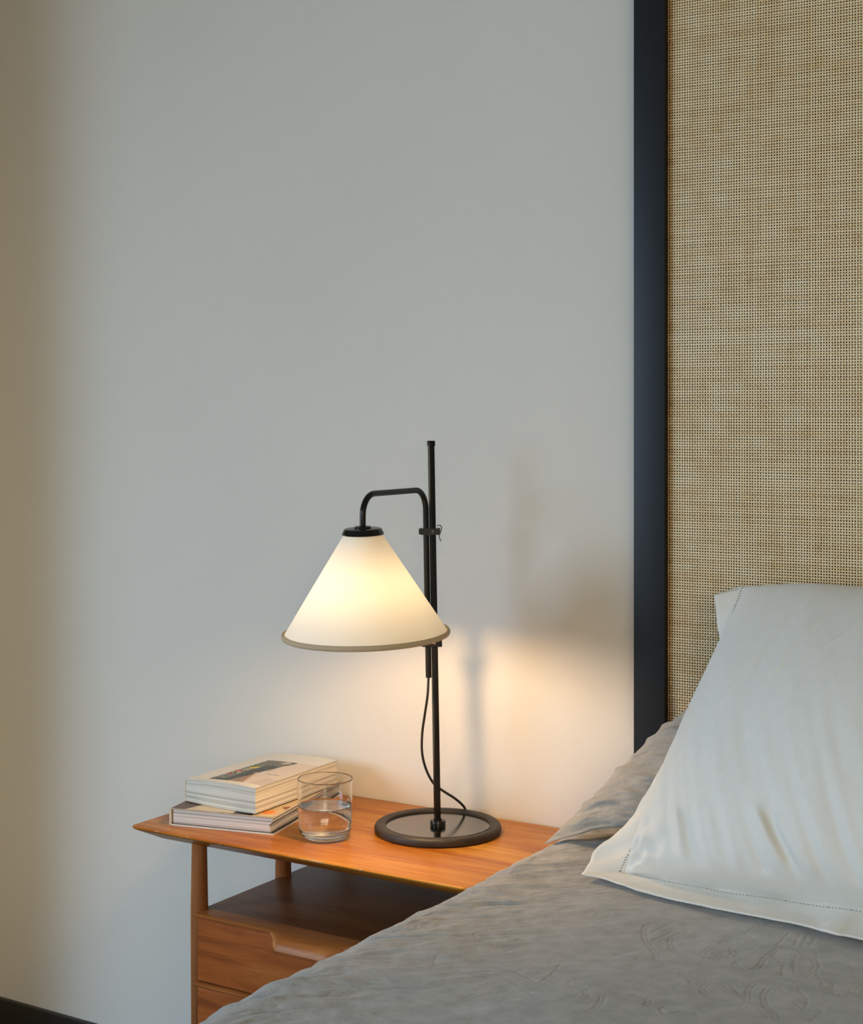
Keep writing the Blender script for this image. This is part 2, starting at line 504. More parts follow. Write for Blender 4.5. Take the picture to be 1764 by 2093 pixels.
CY = -0.040                       # plane of the weave, recessed behind the frame's face
def weave(x0, x1, z0, z1, pitch, w, amp, across, i0=0):
    nx = int(round((x1 - x0) / pitch)); nz = int(round((z1 - z0) / pitch))
    xs = x0 + (np.arange(nx) + .5) * pitch; zs = z0 + (np.arange(nz) + .5) * pitch
    V, Fc, T = [], [], []
    base = 0
    prof = [(-.5, 0.00045), (0, 0.0), (.5, 0.00045)] if across == 3 else [(-.5, 0), (.5, 0)]
    I, J = np.meshgrid(np.arange(nx), np.arange(nz), indexing='ij')
    sgn = np.where((I + J + i0) % 2 == 0, 1.0, -1.0)
    sx = noise2((xs[:, None] * 40) + 0 * J, zs[None, :] * 3 + 0 * I, 3) * .00035 + (noise2(xs * 217.3, xs * 0 + .5, 5) * .0004)[:, None]
    sz = noise2((xs[:, None] * 3) + 0 * J, zs[None, :] * 40 + 0 * I, 4) * .00035 + (noise2(zs * 231.7, zs * 0 + .5, 6) * .0004)[None, :]
    rt = np.random.default_rng(11 + i0)
    tc = rt.random(nx); tr = rt.random(nz)
    wv = 1 + .09 * (rt.random(nx) - .5); wh = 1 + .13 * (rt.random(nz) - .5)
    brown = np.exp(-(I * pitch / .007) ** 2) if i0 == 0 else 0 * I
    for kind in (0, 1):
        for a, dy in prof:
            P = np.empty((nx, nz, 3))
            if kind == 0:
                P[..., 0] = xs[:, None] + sx + a * w * wv[:, None]; P[..., 2] = zs[None, :]
                P[..., 1] = CY - amp * sgn + dy
                t = .36 + .15 * tc[:, None] + .16 * noise2(xs[:, None] * 300 + 0 * J, zs[None, :] * 22 + 0 * I, 8) + 0 * J - .42 * brown
            else:
                P[..., 0] = xs[:, None]; P[..., 2] = zs[None, :] + sz + a * w * wh[None, :]
                P[..., 1] = CY + amp * sgn + dy
                t = .28 + .27 * tr[None, :] + .16 * noise2(xs[:, None] * 22 + 0 * J, zs[None, :] * 300 + 0 * I, 9) + 0 * J - .42 * brown
            V.append(P.reshape(-1, 3)); T.append(t.ravel())
        for q in range(len(prof) - 1):
            A = base + q * nx * nz; Bs = A + nx * nz
            if kind == 0:
                i, j = np.meshgrid(np.arange(nx), np.arange(nz - 1), indexing='ij'); k = (i * nz + j).ravel()
                Fc.append(np.stack([A + k, Bs + k, Bs + k + 1, A + k + 1], 1))
            else:
                i, j = np.meshgrid(np.arange(nx - 1), np.arange(nz), indexing='ij'); k = (i * nz + j).ravel()
                Fc.append(np.stack([A + k, A + k + nz, Bs + k + nz, Bs + k], 1))
        base += len(prof) * nx * nz
    return np.vstack(V), np.vstack(Fc), np.concatenate(T)
pitch = 0.00416
xa = XL + PW - .001; nmid = 158; xm = xa + nmid * pitch
v1, f1, t1 = weave(xa, xm, 0.62, ZT - PW, pitch, 0.00215, 0.00075, 3)
v2, f2, t2 = weave(xm, XR - PW + .001, 0.62, ZT - PW, pitch, 0.00215, 0.00075, 2, nmid)
v = np.vstack([v1, v2]); f = np.vstack([f1, f2 + len(v1)]); t = np.concatenate([t1, t2])
cane = mesh("cane_webbing", v, f, M_cane, bed, True, {'tone': t})
cane['kind'] = 'stuff'
box("cane_panel_lower", XL + PW, XR - PW, -0.042, -0.022, 0.46, 0.62, M_black, bed)

# ================================================================== duvet
def duvet_top(x):
    return 0.672 + 0.022 * smooth((np.asarray(x) - 0.325) / 0.5)

MOTIFS = [
 (2, [(0.576,-0.567),(0.571,-0.584),(0.578,-0.606),(0.594,-0.635),(0.612,-0.657),(0.624,-0.674),(0.631,-0.693),(0.63,-0.704),(0.622,-0.71)]),
 (1, [(0.585,-0.609),(0.597,-0.559)]),
 (1, [(0.598,-0.625),(0.606,-0.589)]),
 (2, [(0.597,-0.562),(0.604,-0.559),(0.614,-0.567),(0.618,-0.581),(0.613,-0.595),(0.613,-0.61),(0.621,-0.63),(0.633,-0.648),(0.647,-0.656),(0.658,-0.652),(0.661,-0.645),(0.658,-0.638),(0.653,-0.64)]),
 (2, [(0.719,-0.662),(0.713,-0.657),(0.711,-0.666),(0.717,-0.676),(0.728,-0.684),(0.738,-0.682),(0.742,-0.664),(0.739,-0.644),(0.737,-0.629),(0.74,-0.606)]),
 (2, [(0.739,-0.604),(0.747,-0.588),(0.764,-0.599),(0.78,-0.612),(0.79,-0.634),(0.792,-0.658),(0.786,-0.677),(0.771,-0.693),(0.759,-0.704),(0.752,-0.72),(0.755,-0.742),(0.765,-0.77)]),
 (1, [(0.762,-0.606),(0.768,-0.635),(0.78,-0.667)]),
 (1, [(0.76,-0.644),(0.771,-0.68)]),
 (1, [(0.744,-0.615),(0.75,-0.617),(0.757,-0.622),(0.757,-0.638),(0.748,-0.629)]),
 (2, [(0.653,-0.746),(0.661,-0.753),(0.672,-0.751),(0.673,-0.738),(0.663,-0.722),(0.649,-0.714)]),
 (1, [(0.663,-0.722),(0.671,-0.721),(0.682,-0.729),(0.694,-0.743),(0.696,-0.759),(0.701,-0.759),(0.696,-0.74),(0.71,-0.733),(0.725,-0.734),(0.733,-0.742)]),
 (2, [(0.711,-0.74),(0.711,-0.755),(0.719,-0.77),(0.731,-0.778),(0.739,-0.774)]),
 (2, [(0.66,-0.814),(0.668,-0.812),(0.68,-0.821),(0.682,-0.832)]),
 (1, [(0.701,-0.825),(0.702,-0.838),(0.711,-0.847),(0.719,-0.839),(0.723,-0.832),(0.734,-0.829),(0.742,-0.838)]),
 (2, [(0.77,-0.725),(0.773,-0.747),(0.787,-0.776),(0.801,-0.79),(0.809,-0.808)]),
 (1, [(0.736,-0.735),(0.766,-0.769)]),
 (1, [(0.82,-0.743),(0.839,-0.758),(0.838,-0.79)]),
 (1, [(0.778,-0.592),(0.796,-0.63),(0.801,-0.658),(0.819,-0.668),(0.829,-0.691),(0.821,-0.695),(0.812,-0.676)]),
 (1, [(0.698,-0.574),(0.687,-0.562),(0.687,-0.544),(0.694,-0.535),(0.685,-0.52)]),
 (1, [(0.798,-0.709),(0.808,-0.723),(0.817,-0.736),(0.822,-0.76),(0.809,-0.75)]),
 (1, [(0.783,-0.718),(0.794,-0.731),(0.797,-0.724)]),
 (1, [(0.829,-0.691),(0.84,-0.703),(0.84,-0.712),(0.83,-0.699)]),
 (1, [(0.743,-0.542),(0.75,-0.581)]),
 (1, [(0.752,-0.543),(0.757,-0.578)]),
 (1, [(0.73,-0.542),(0.733,-0.587)]),
 (1, [(0.762,-0.544),(0.765,-0.573)]),
 (1, [(0.399,-0.688),(0.412,-0.699),(0.439,-0.708),(0.47,-0.713),(0.499,-0.717),(0.526,-0.718),(0.546,-0.71)]),
 (1, [(0.399,-0.688),(0.401,-0.676),(0.421,-0.664),(0.455,-0.675),(0.487,-0.683),(0.522,-0.685),(0.553,-0.673)]),
 (1, [(0.42,-0.769),(0.407,-0.775),(0.409,-0.792),(0.42,-0.803),(0.452,-0.811),(0.483,-0.819),(0.502,-0.818),(0.518,-0.819),(0.543,-0.834),(0.572,-0.857)]),
 (1, [(0.42,-0.769),(0.449,-0.773),(0.48,-0.779),(0.511,-0.789),(0.535,-0.805),(0.556,-0.818),(0.553,-0.786),(0.545,-0.748)]),
 (2, [(0.588,-0.797),(0.606,-0.818),(0.619,-0.837),(0.62,-0.847)]),
 (2, [(0.633,-0.831),(0.64,-0.848),(0.643,-0.867),(0.639,-0.88),(0.632,-0.886)]),
 (1, [(0.469,-0.654),(0.479,-0.66),(0.491,-0.651),(0.504,-0.65)]),
]
RX0, RY0, RES, RNX, RNY = 0.20, -1.15, 0.001, 760, 1150
dist = np.full((RNX, RNY), 1.0)
def stamp(P, ds=0.0006):
    """distance raster of the jacquard's outlines"""
    P = np.asarray(P)
    L = np.linalg.norm(np.diff(P, axis=0), axis=1).sum()
    Q = curve(P, max(4, int(L / ds)))
    for x, y in Q:
        i, j = (x - RX0) / RES, (y - RY0) / RES
        a, b = int(i) - 4, int(j) - 4
        if a < 0 or b < 0 or a + 9 >= RNX or b + 9 >= RNY: continue
        ii, jj = np.ogrid[a:a + 9, b:b + 9]
        d = np.sqrt((ii - i) ** 2 + (jj - j) ** 2) * RES
        np.minimum(dist[a:a + 9, b:b + 9], d, out=dist[a:a + 9, b:b + 9])
def offset(P, d):
    P = curve(P, 60); t = np.gradient(P, axis=0); t /= np.linalg.norm(t, axis=1)[:, None] + 1e-9
    return P + d * np.stack([-t[:, 1], t[:, 0]], 1)
scallops = []
for k, pts in MOTIFS:
    stamp(pts)
    if k == 2:
        stamp(offset(pts, .0045)); 
        q = offset(pts, -.006)
        for m in range(3, len(q) - 4, 4):               # scalloped inner border
            a, b = q[m], q[min(m + 4, len(q) - 1)]
            n_ = np.array([-(b - a)[1], (b - a)[0]])
            scallops.append([a, (a + b) / 2 - n_ * .3, b])
def ring(c, rx, ry, lobes=0, amp=0.0, rot=0.0):
    th = np.linspace(0, 2 * np.pi, 40 + lobes * 8)
    r = 1 + amp * np.abs(np.sin(lobes * th / 2)) if lobes else np.ones_like(th)
    x, y = rx * r * np.cos(th), ry * r * np.sin(th)
    return np.stack([c[0] + x * np.cos(rot) - y * np.sin(rot), c[1] + x * np.sin(rot) + y * np.cos(rot)], 1)
for c, s in (((.684, -.638), 1.0), ((.683, -.598), .6), ((.752, -.619), .6), ((.60, -.80), .8), ((.50, -.56), .7), ((.86, -.68), .8)):
    for r_, lb in ((.0035, 0), (.007, 0), (.012, 9), (.0175, 11)):
        stamp(ring(c, r_ * s, r_ * s, lb, .22))
main = dist; dist = np.full((RNX, RNY), 1.0)
for q in scallops: stamp(q)
rg = np.random.default_rng(5)
for n_ in range(420):                                    # small scrolls and drops between the big motifs
    cx, cy = rg.uniform(.27, .93), rg.uniform(-1.1, -.12)
    i, j = int((cx - RX0) / RES), int((cy - RY0) / RES)
    if min(main[max(0, i - 14):i + 14, max(0, j - 14):j + 14].min(), dist[max(0, i - 12):i + 12, max(0, j - 12):j + 12].min()) < .9: continue
    a0, s, sg = rg.uniform(0, 6.28), rg.uniform(.010, .022), rg.choice([-1, 1])
    ty = rg.integers(0, 3)
    if ty == 0:
        th = np.linspace(0, 4.4, 26); rr = s * (1 - th / 6.0)
        P = np.stack([rr * np.cos(sg * th), rr * np.sin(sg * th)], 1)
    elif ty == 1:
        th = np.linspace(0, 2 * np.pi, 30)
        P = np.stack([s * np.cos(th), .55 * s * np.sin(th) * np.sin(th / 2) ** 1.3 + .25 * s * np.cos(th) ** 2], 1)
    else:
        th = np.linspace(-1.5, 1.5, 20)
        P = np.stack([s * th, .5 * s * np.sin(th * 2.1)], 1)
    R_ = np.array([[np.cos(a0), -np.sin(a0)], [np.sin(a0), np.cos(a0)]])
    stamp(P @ R_.T + (cx, cy))
line = np.maximum(np.exp(-(main / .0011) ** 2), .34 * np.exp(-(dist / .0009) ** 2))

# cross-section of the bed: left drop, rounded edge, top, right edge, right drop
AX, BZ, XC = 0.115, 0.16, 0.325
phi = np.concatenate([np.linspace(0, np.pi / 2, 150)])
left = np.stack([XC - AX * np.cos(phi), 0.672 - BZ + BZ * np.sin(phi)], 1)
drop = np.stack([np.full(26, XC - AX), np.linspace(0.14, 0.672 - BZ, 27)[:-1]], 1)
xt = np.concatenate([np.arange(XC, 0.97, .0015)[1:], np.linspace(0.97, 1.86, 60)])
top = np.stack([xt, duvet_top(xt)], 1)
rphi = np.linspace(np.pi / 2, 0, 24)[1:]
right = np.stack([1.86 + AX * np.cos(rphi), duvet_top(1.86) - BZ + BZ * np.sin(rphi)], 1)
rdrop = np.stack([np.full(8, 1.86 + AX), np.linspace(duvet_top(1.86) - BZ, .14, 9)[1:]], 1)
sec = np.vstack([drop, left, top, right, rdrop])
arc = np.concatenate([[0], np.cumsum(np.linalg.norm(np.diff(sec, axis=0), axis=1))])
tan = np.gradient(sec, axis=0); tan /= np.linalg.norm(tan, axis=1)[:, None]
nor = np.stack([-tan[:, 1], tan[:, 0]], 1)
yv = np.concatenate([np.linspace(-2.06, -1.16, 46)[:-1], np.arange(-1.16, -0.10, .0016), np.linspace(-.10, -.062, 12)])
Y, A_ = np.meshgrid(yv, arc, indexing='ij')
SX = np.broadcast_to(sec[:, 0], Y.shape); SZ = np.broadcast_to(sec[:, 1], Y.shape)
xq = A_ - arc[len(drop) + 60] + .27                     # unrolled across-bed coordinate
# soft folds running towards the edge, finer crumples on top of them
ca, sa = .87, .49
P_, Q_ = ca * xq + sa * Y, -sa * xq + ca * Y
wx = fbm(P_ * 5, Q_ * 9, 2) * .03
edge = np.exp(-((xq - .25) / .22) ** 2)
fold = fbm(P_ * 7 + 3, (Q_ + wx) * 30, 1, 2)
fold = fold + .35 * (1 - np.abs(noise2(P_ * 10, (Q_ + wx) * 44, 9)) * 2)
fold = fold - fold.mean() - .25
disp = fold * (.0009 + .0088 * edge)
disp += fbm(xq * 4, Y * 4, 21, 2) * .006
disp += fbm(P_ * 34, (Q_ + wx) * 90, 14, 2) * (.00045 + .0017 * edge)
disp -= .0022 * edge * (np.abs(noise2(P_ * 15, (Q_ + wx) * 52, 33)) - .2) - (.0005 + .0020 * edge) * (np.abs(noise2(P_ * 40, (Q_ + wx * 1.5) * 95, 35)) - .2)
disp += .0016 * np.exp(-((xq - .30) / .25) ** 2) * noise2(P_ * 16, Q_ * 60, 31)
ii = np.clip(((SX - RX0) / RES), 0, RNX - 2); jj = np.clip((Y - RY0) / RES, 0, RNY - 2)
i0, j0 = ii.astype(int), jj.astype(int); fi, fj = ii - i0, jj - j0
ln = (line[i0, j0] * (1 - fi) + line[i0 + 1, j0] * fi) * (1 - fj) + (line[i0, j0 + 1] * (1 - fi) + line[i0 + 1, j0 + 1] * fi) * fj
ln = ln * (SX > .262) * (A_ > arc[len(drop) + 20])
mottle = np.clip(fbm(SX * 26, Y * 26, 40, 3) * 1.4, -1, 1)
ln2 = ln * (.75 + .5 * noise2(SX * 9, Y * 9, 44))
disp = disp - .00105 * ln2 * (1 + .9 * edge) + .0002 * mottle
foot = np.clip((-1.98 - Y) / .08, 0, 1)
V = np.stack([SX + nor[:, 0] * disp, Y, SZ + nor[:, 1] * disp - .25 * foot ** 2], -1)
duvet = mesh("duvet", V.reshape(-1, 3), grid_faces(len(yv), len(arc)), M_duvet, None, True,
             {'motif': np.clip(.25 * ln2 + .18 * mottle * (1 - edge), 0, 1)})
tag(duvet, "grey linen duvet with embossed paisley pattern spread over the bed", "duvet")

# height of the finished duvet, so that what lies on it rests on it
HX0, HY0, HS = 0.20, -1.10, 0.004
hx, hy = np.arange(HX0, 2.0, HS), np.arange(HY0, -0.05, HS)
HG = np.where(hx[:, None] > .33, duvet_top(hx)[:, None] + .004, 0.0) + 0 * hy[None]
_ix = np.round((V[..., 0] - HX0) / HS).astype(int); _iy = np.round((V[..., 1] - HY0) / HS).astype(int)
_ok = (_ix >= 0) & (_ix < len(hx)) & (_iy >= 0) & (_iy < len(hy))
np.maximum.at(HG, (_ix[_ok], _iy[_ok]), V[..., 2][_ok])
_p = np.pad(HG, 1, mode='edge')
HG = np.max([_p[1 + i:1 + i + HG.shape[0], 1 + j:1 + j + HG.shape[1]] for i in (-1, 0, 1) for j in (-1, 0, 1)], axis=0)
def rest(P, gap):
    P = np.array(P)
    i = np.clip(np.round((P[..., 0] - HX0) / HS).astype(int), 0, len(hx) - 1)
    j = np.clip(np.round((P[..., 1] - HY0) / HS).astype(int), 0, len(hy) - 1)
    P[..., 2] = np.maximum(P[..., 2], HG[i, j] + gap)
    return P

# ================================================================== pillows
def coons(B, R, T, L):
    nu, nv = len(B), len(L)
    u = np.linspace(0, 1, nu)[:, None, None]; v = np.linspace(0, 1, nv)[None, :, None]
    Bq, Tq, Lq, Rq = B[:, None], T[:, None], L[None], R[None]
    return (1 - v) * Bq + v * Tq + (1 - u) * Lq + u * Rq - ((1 - u) * (1 - v) * B[0] + u * (1 - v) * B[-1] + (1 - u) * v * T[0] + u * v * T[-1])

def pillow_body(name, B, R, T, L, nrm, tf, tb, mat, parent, wr=None, pw=.5, attrs=None, low=1.0, pwv=None):
    G = coons(B, R, T, L); nu, nv = G.shape[:2]
    u = np.linspace(0, 1, nu)[:, None] + 0 * np.linspace(0, 1, nv)[None]; v = 0 * u + np.linspace(0, 1, nv)[None]
    prof = np.clip(np.sin(np.pi * u), 0, 1) ** pw * np.clip(np.sin(np.pi * v ** low), 0, 1) ** (pwv or pw)
    nrm = np.array(nrm, float); nrm /= np.linalg.norm(nrm)
    inner = np.clip(np.minimum(np.minimum(u, 1 - u), np.minimum(v, 1 - v)) / .02, 0, 1)
    w = (wr(u, v) if wr is not None else 0 * u) * inner
    Ff = G + nrm * (tf * prof + w)[..., None]
    Fb = G - nrm * (tb * prof)[..., None]
    Ff, Fb = rest(Ff, .0022), rest(Fb, .0012)
    Fb[0], Fb[-1], Fb[:, 0], Fb[:, -1] = Ff[0], Ff[-1], Ff[:, 0], Ff[:, -1]
    f1 = grid_faces(nu, nv); f2 = f1[:, ::-1] + nu * nv
    at = {'motif': np.concatenate([(attrs(u, v) if attrs else 0 * u).ravel(), 0 * u.ravel()])}
    o = mesh(name, np.vstack([Ff.reshape(-1, 3), Fb.reshape(-1, 3)]), np.vstack([f1, f2]), mat, parent, True, at)
    import bmesh
    bm = bmesh.new(); bm.from_mesh(o.data)
    bmesh.ops.remove_doubles(bm, verts=bm.verts, dist=1e-6)
    bmesh.ops.recalc_face_normals(bm, faces=bm.faces)
    for fc in bm.faces: fc.smooth = True
    bm.to_mesh(o.data); bm.free()
    return o

# -- flat white pillow under the grey one
tp = thing("pillow", "flat white pillow lying under the grey pillow, nearly hidden", "pillow", (.68, -.19, .675))
B = curve([(.40, -.252, .686), (.68, -.275, .692), (1.0, -.27, .694)], 40); T = curve([(.402, -.075, .690), (.68, -.070, .695), (1.0, -.075, .698)], 40)
L = curve([(.40, -.252, .686), (.392, -.17, .688), (.402, -.075, .690)], 26); R = curve([(1.0, -.27, .694), (1.01, -.17, .695), (1.0, -.075, .698)], 26)
pillow_body("pillow_cover", B, R, T, L, (0, 0, 1), .020, .008, M_sheet, tp)

# -- grey pillow leaning on the headboard
gp = thing("pillow.001", "grey linen pillow with drooping corner leaning on the cane headboard", "pillow", (.62, -.2, .69))
n_ = 150
B = curve([(.281, -.289, .667), (.325, -.286, .684), (.385, -.276, .702), (.55, -.262, .716), (.80, -.262, .72), (.98, -.27, .712)], n_)
L = curve([(.281, -.289, .667), (.303, -.250, .697), (.338, -.200, .742), (.378, -.160, .793), (.43, -.128, .842), (.50, -.112, .885)], n_)
T = curve([(.50, -.112, .885), (.62, -.104, .925), (.75, -.104, .925), (.88, -.112, .885)], n_)
R = curve([(.98, -.27, .712), (.95, -.20, .76), (.92, -.15, .82), (.88, -.112, .885)], n_)
def gw(u, v):
    a = fbm(u * 5 + 1, v * 16 + u * 9, 51, 3) * .012 * np.exp(-(u / .38) ** 2)
    b = fbm(u * 22, v * 30 + u * 8, 55, 2) * .0016 - .004 * (np.abs(noise2(u * 9 + v * 2, v * 24 + u * 14, 59)) - .2) * np.exp(-(u / .4) ** 2)
    c = fbm(u * 70, v * 70, 57, 2) * .0005
    return a + b + c
def gm(u, v):
    r = np.abs(np.sin(26 * fbm(u * 7, v * 7, 61, 2)))
    return .45 * np.exp(-(r / .22) ** 2)
pillow_body("pillow_cover", B, R, T, L, (-.12, -.78, .50), .066, .05, M_sham, gp, gw, .55, gm)

# -- white pillow in front
wp = thing("pillow.002", "large white pillow with hemstitched flange border in front of the grey pillow", "pillow", (.75, -.38, .69))
nB, nS = 260, 220
SB = curve([(.462, -.404, .682), (.515, -.424, .690), (.585, -.437, .694), (.70, -.458, .702), (.80, -.480, .712), (.93, -.505, .716), (1.05, -.53, .714)], nB)
SL = curve([(.462, -.404, .682), (.476, -.352, .755), (.494, -.275, .86), (.512, -.195, .96), (.526, -.135, 1.035)], nS)
ST = curve([(.526, -.135, 1.035), (.64, -.150, 1.040), (.80, -.175, 1.036), (.95, -.205, 1.045), (1.10, -.235, 1.05)], nB)
SR = curve([(1.05, -.53, .714), (1.07, -.43, .82), (1.09, -.33, .94), (1.10, -.235, 1.05)], nS)
def crease(u, v, p, q, wd, am):
    p, q = np.array(p), np.array(q); d = q - p; L2 = d @ d
    t = np.clip(((u - p[0]) * d[0] + (v - p[1]) * d[1]) / L2, 0, 1)
    r = np.hypot(u - p[0] - t * d[0], v - p[1] - t * d[1])
    return am * np.exp(-(r / wd) ** 2) * smooth(np.minimum(t, 1 - t) / .3)
def ww(u, v):
    w = fbm(u * 8 + v * 2.5, v * 1.3, 71, 2) * .0035
    fold = noise2(u * 19 + v * 9, v * 2.2, 73) + .6 * noise2(u * 34 + v * 14, v * 3, 75)
    w = w + fold * .0150 * np.exp(-(v / .17)) * smooth(v / .03)
    r = np.hypot(u, v * .8); th = np.arctan2(v, u + 1e-6)
    w = w + .006 * np.exp(-(r / .14) ** 2) * np.sin(th * 11) * smooth(r / .03)
    w = w + crease(u, v, (.355, .17), (.455, .0), .012, .008) + crease(u, v, (.38, .16), (.475, .0), .015, -.0045) + crease(u, v, (.405, .15), (.495, .01), .013, .006)
    w = w + crease(u, v, (.15, .17), (.21, .0), .013, .005) + crease(u, v, (.18, .16), (.235, .0), .015, -.0035) + crease(u, v, (.25, .2), (.32, .01), .018, -.004)
    w = w + crease(u, v, (.24, .93), (.215, .50), .007, -.0022) + crease(u, v, (.17, .78), (.15, .45), .007, .0018) + crease(u, v, (.30, .82), (.275, .50), .007, .0018)
    w = w + crease(u, v, (.36, .95), (.27, .45), .006, -.0016) + crease(u, v, (.45, .88), (.36, .62), .006, .0016)
    w = w + crease(u, v, (.22, .72), (.16, .40), .006, .0014) + crease(u, v, (.30, .40), (.22, .12), .012, -.003)
    w = w + crease(u, v, (.50, .80), (.42, .45), .008, .0014) + crease(u, v, (.66, .97), (.47, .86), .02, -.006)
    w = w + .0004 * fbm(u * 40, v * 24, 77, 2)
    return w
pillow_body("pillow_cover", SB, SR, ST, SL, (-.15, -.77, .62), .120, .05, M_white, wp, ww, .52, None, .74, .40)

# flange: from the seam out to the hem, all round
OB = curve([(0.413, -0.4352, 0.6766), (0.4506, -0.4431, 0.682), (0.5013, -0.4711, 0.6865), (0.5458, -0.4893, 0.6857), (0.5874, -0.5038, 0.6879), (0.6692, -0.5236, 0.6936), (0.7445, -0.5376, 0.6968), (0.7828, -0.5514, 0.7024), (0.8186, -0.5536, 0.699), (0.95, -0.585, 0.702), (1.09, -0.615, 0.703)], nB)
OL = curve([(0.413, -0.4352, 0.6766), (.409, -.400, .690), (.411, -.385, .702), (.440, -.350, .734), (.456, -.325, .77), (.470, -.290, .812), (.487, -.245, .868), (.503, -.20, .92), (.507, -.182, .945), (.495, -.168, .985), (.486, -.155, 1.024)], nS)
OT = curve([(.486, -.155, 1.024), (.530, -.122, 1.035), (.62, -.090, 1.032), (.80, -.095, 1.030), (.95, -.125, 1.03), (1.14, -.16, 1.04)], nB)
OR = curve([(1.09, -0.615, 0.703), (1.13, -.46, .82), (1.15, -.33, .96), (1.14, -.16, 1.04)], nS)
seam = np.vstack([SB[:-1], SR[:-1], ST[::-1][:-1], SL[::-1][:-1]])
hem = np.vstack([OB[:-1], OR[:-1], OT[::-1][:-1], OL[::-1][:-1]])
nL = len(seam); nw = 14
tt = np.linspace(0, 1, nw)[None, :, None]
K = np.arange(nL)
wav = (fbm(K / 22.0, K * 0 + .3, 81, 2) * .006)[:, None] * np.sin(np.pi * np.clip(tt[0, :, 0], 0, 1))[None] + (fbm(K / 9.0, K * 0 + .7, 83, 2) * .0022)[:, None] * tt[0, :, 0][None]
G = seam[:, None] * (1 - tt) + hem[:, None] * tt + np.array((-.1, -.35, .93)) * wav[..., None]
G = rest(G, .0038)
G2 = rest(G + np.array((.1, .45, -.8)) * .0022, .0012)
i, j = np.meshgrid(np.arange(nL), np.arange(nw - 1), indexing='ij')
a = (i * nw + j).ravel(); b = (((i + 1) % nL) * nw + j).ravel()
f1 = np.stack([a, b, b + 1, a + 1], 1); n0 = nL * nw
a2 = np.arange(nL) * nw + nw - 1; b2 = ((np.arange(nL) + 1) % nL) * nw + nw - 1
f3 = np.stack([a2, b2, b2 + n0, a2 + n0], 1)
fl = mesh("flange", np.vstack([G.reshape(-1, 3), G2.reshape(-1, 3)]), np.vstack([f1, f1[:, ::-1] + n0, f3]), M_white, wp, True)
fix_normals(fl)
# hemstitch: raised dark dots paint the shade of the drawn-thread holes along the seam
cum = np.concatenate([[0], np.cumsum(np.linalg.norm(np.diff(np.vstack([seam, seam[:1]]), axis=0), axis=1))])
Vh, Fh = [], []
up = np.array((-.12, -.45, .88))
for s in np.arange(0, cum[-1], .0043):
    k = min(np.searchsorted(cum, s), nL - 1)
    p = G[k, 1] * .3 + G[k, 2] * .7; d = G[(k + 1) % nL, 1] - G[k, 1]; d = d / (np.linalg.norm(d) + 1e-9)
    e = G[k, 3] - G[k, 1]; e = e / (np.linalg.norm(e) + 1e-9)
    nn = np.cross(d, e); nn = nn / (np.linalg.norm(nn) + 1e-9)
    if nn @ up < 0: nn = -nn
    n0_ = len(Vh)
    for q in range(8):
        th = q * np.pi / 4
        Vh.append(p + nn * .0006 + .00085 * np.cos(th) * d + .00085 * np.sin(th) * e)
    Vh.append(p + nn * .0009)
    Fh += [[n0_ + q, n0_ + (q + 1) % 8, n0_ + 8] for q in range(8)]
hs = mesh("hemstitch", Vh, Fh, M_hole, wp, False)
hs['kind'] = 'stuff'

# ================================================================== nightstand
ns = thing("nightstand", "mid-century teak bedside table with open shelf and drawers beside the bed", "nightstand", (-.12, -.18, 0))
TX0, TX1, TY0, TY1 = -.4430, .200, -.3645, -.0035
def rrect(x0, x1, y0, y1, r, z, n=7):
    P = []
    for cx, cy, a in ((x1 - r, y1 - r, 0), (x0 + r, y1 - r, 90), (x0 + r, y0 + r, 180), (x1 - r, y0 + r, 270)):
        for k in range(n):
            t = math.radians(a + 90 * k / (n - 1))
            P.append((cx + r * math.cos(t), cy + r * math.sin(t), z))
    return P
rings = []
for z, d in ((.5880, .034), (.5884, .0325), (.6030, .0062), (.6053, .0022), (.6068, .0006), (.6080, 0), (.6090, .0006), (.6097, .0016), (.61, .0032)):
    rings.append(rrect(TX0 + d, TX1 - d, TY0 + d, TY1 - d * .15, .012, z))
vv, ff = loft(rings)
fix_normals(mesh("tabletop", vv, ff, M_top, ns, True, angle=35))
box("shelf", -.328, .168, -.312, -.010, .466, .4815, M_shelf, ns, .001)
box("side_panel", -.328, -.3205, -.334, -.010, .250, .466, M_leg, ns)
box("side_panel", .163, .1705, -.334, -.010, .250, .466, M_leg, ns)
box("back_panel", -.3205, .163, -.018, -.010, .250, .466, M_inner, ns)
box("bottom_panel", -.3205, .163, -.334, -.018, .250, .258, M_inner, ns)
def leg(cx0, cx1, cy, nm="leg"):
    pr = [(.0100, .0), (.0108, .05), (.0138, .30), (.0143, .48), (.0123, .5895)]
    R = []
    for k in range(24):
        z = .5895 * k / 23
        r = np.interp(z, [p[1] for p in pr], [p[0] for p in pr])
        x = np.interp(z, [0, .30, .48, .5895], [cx0 + (cx1 - cx0) * .9, cx1 + .0005, cx1, cx0])
        R.append([(x + r * math.cos(2 * math.pi * q / 24), cy + r * math.sin(2 * math.pi * q / 24), z) for q in range(24)])
    v, f = loft(R)
    return fix_normals(mesh(nm, v, f, M_leg, ns, True, angle=50))
leg(-.3298, -.3298, -.322); leg(-.3298, -.3298, -.100)
leg(.172, .172, -.322); leg(.172, .172, -.100)

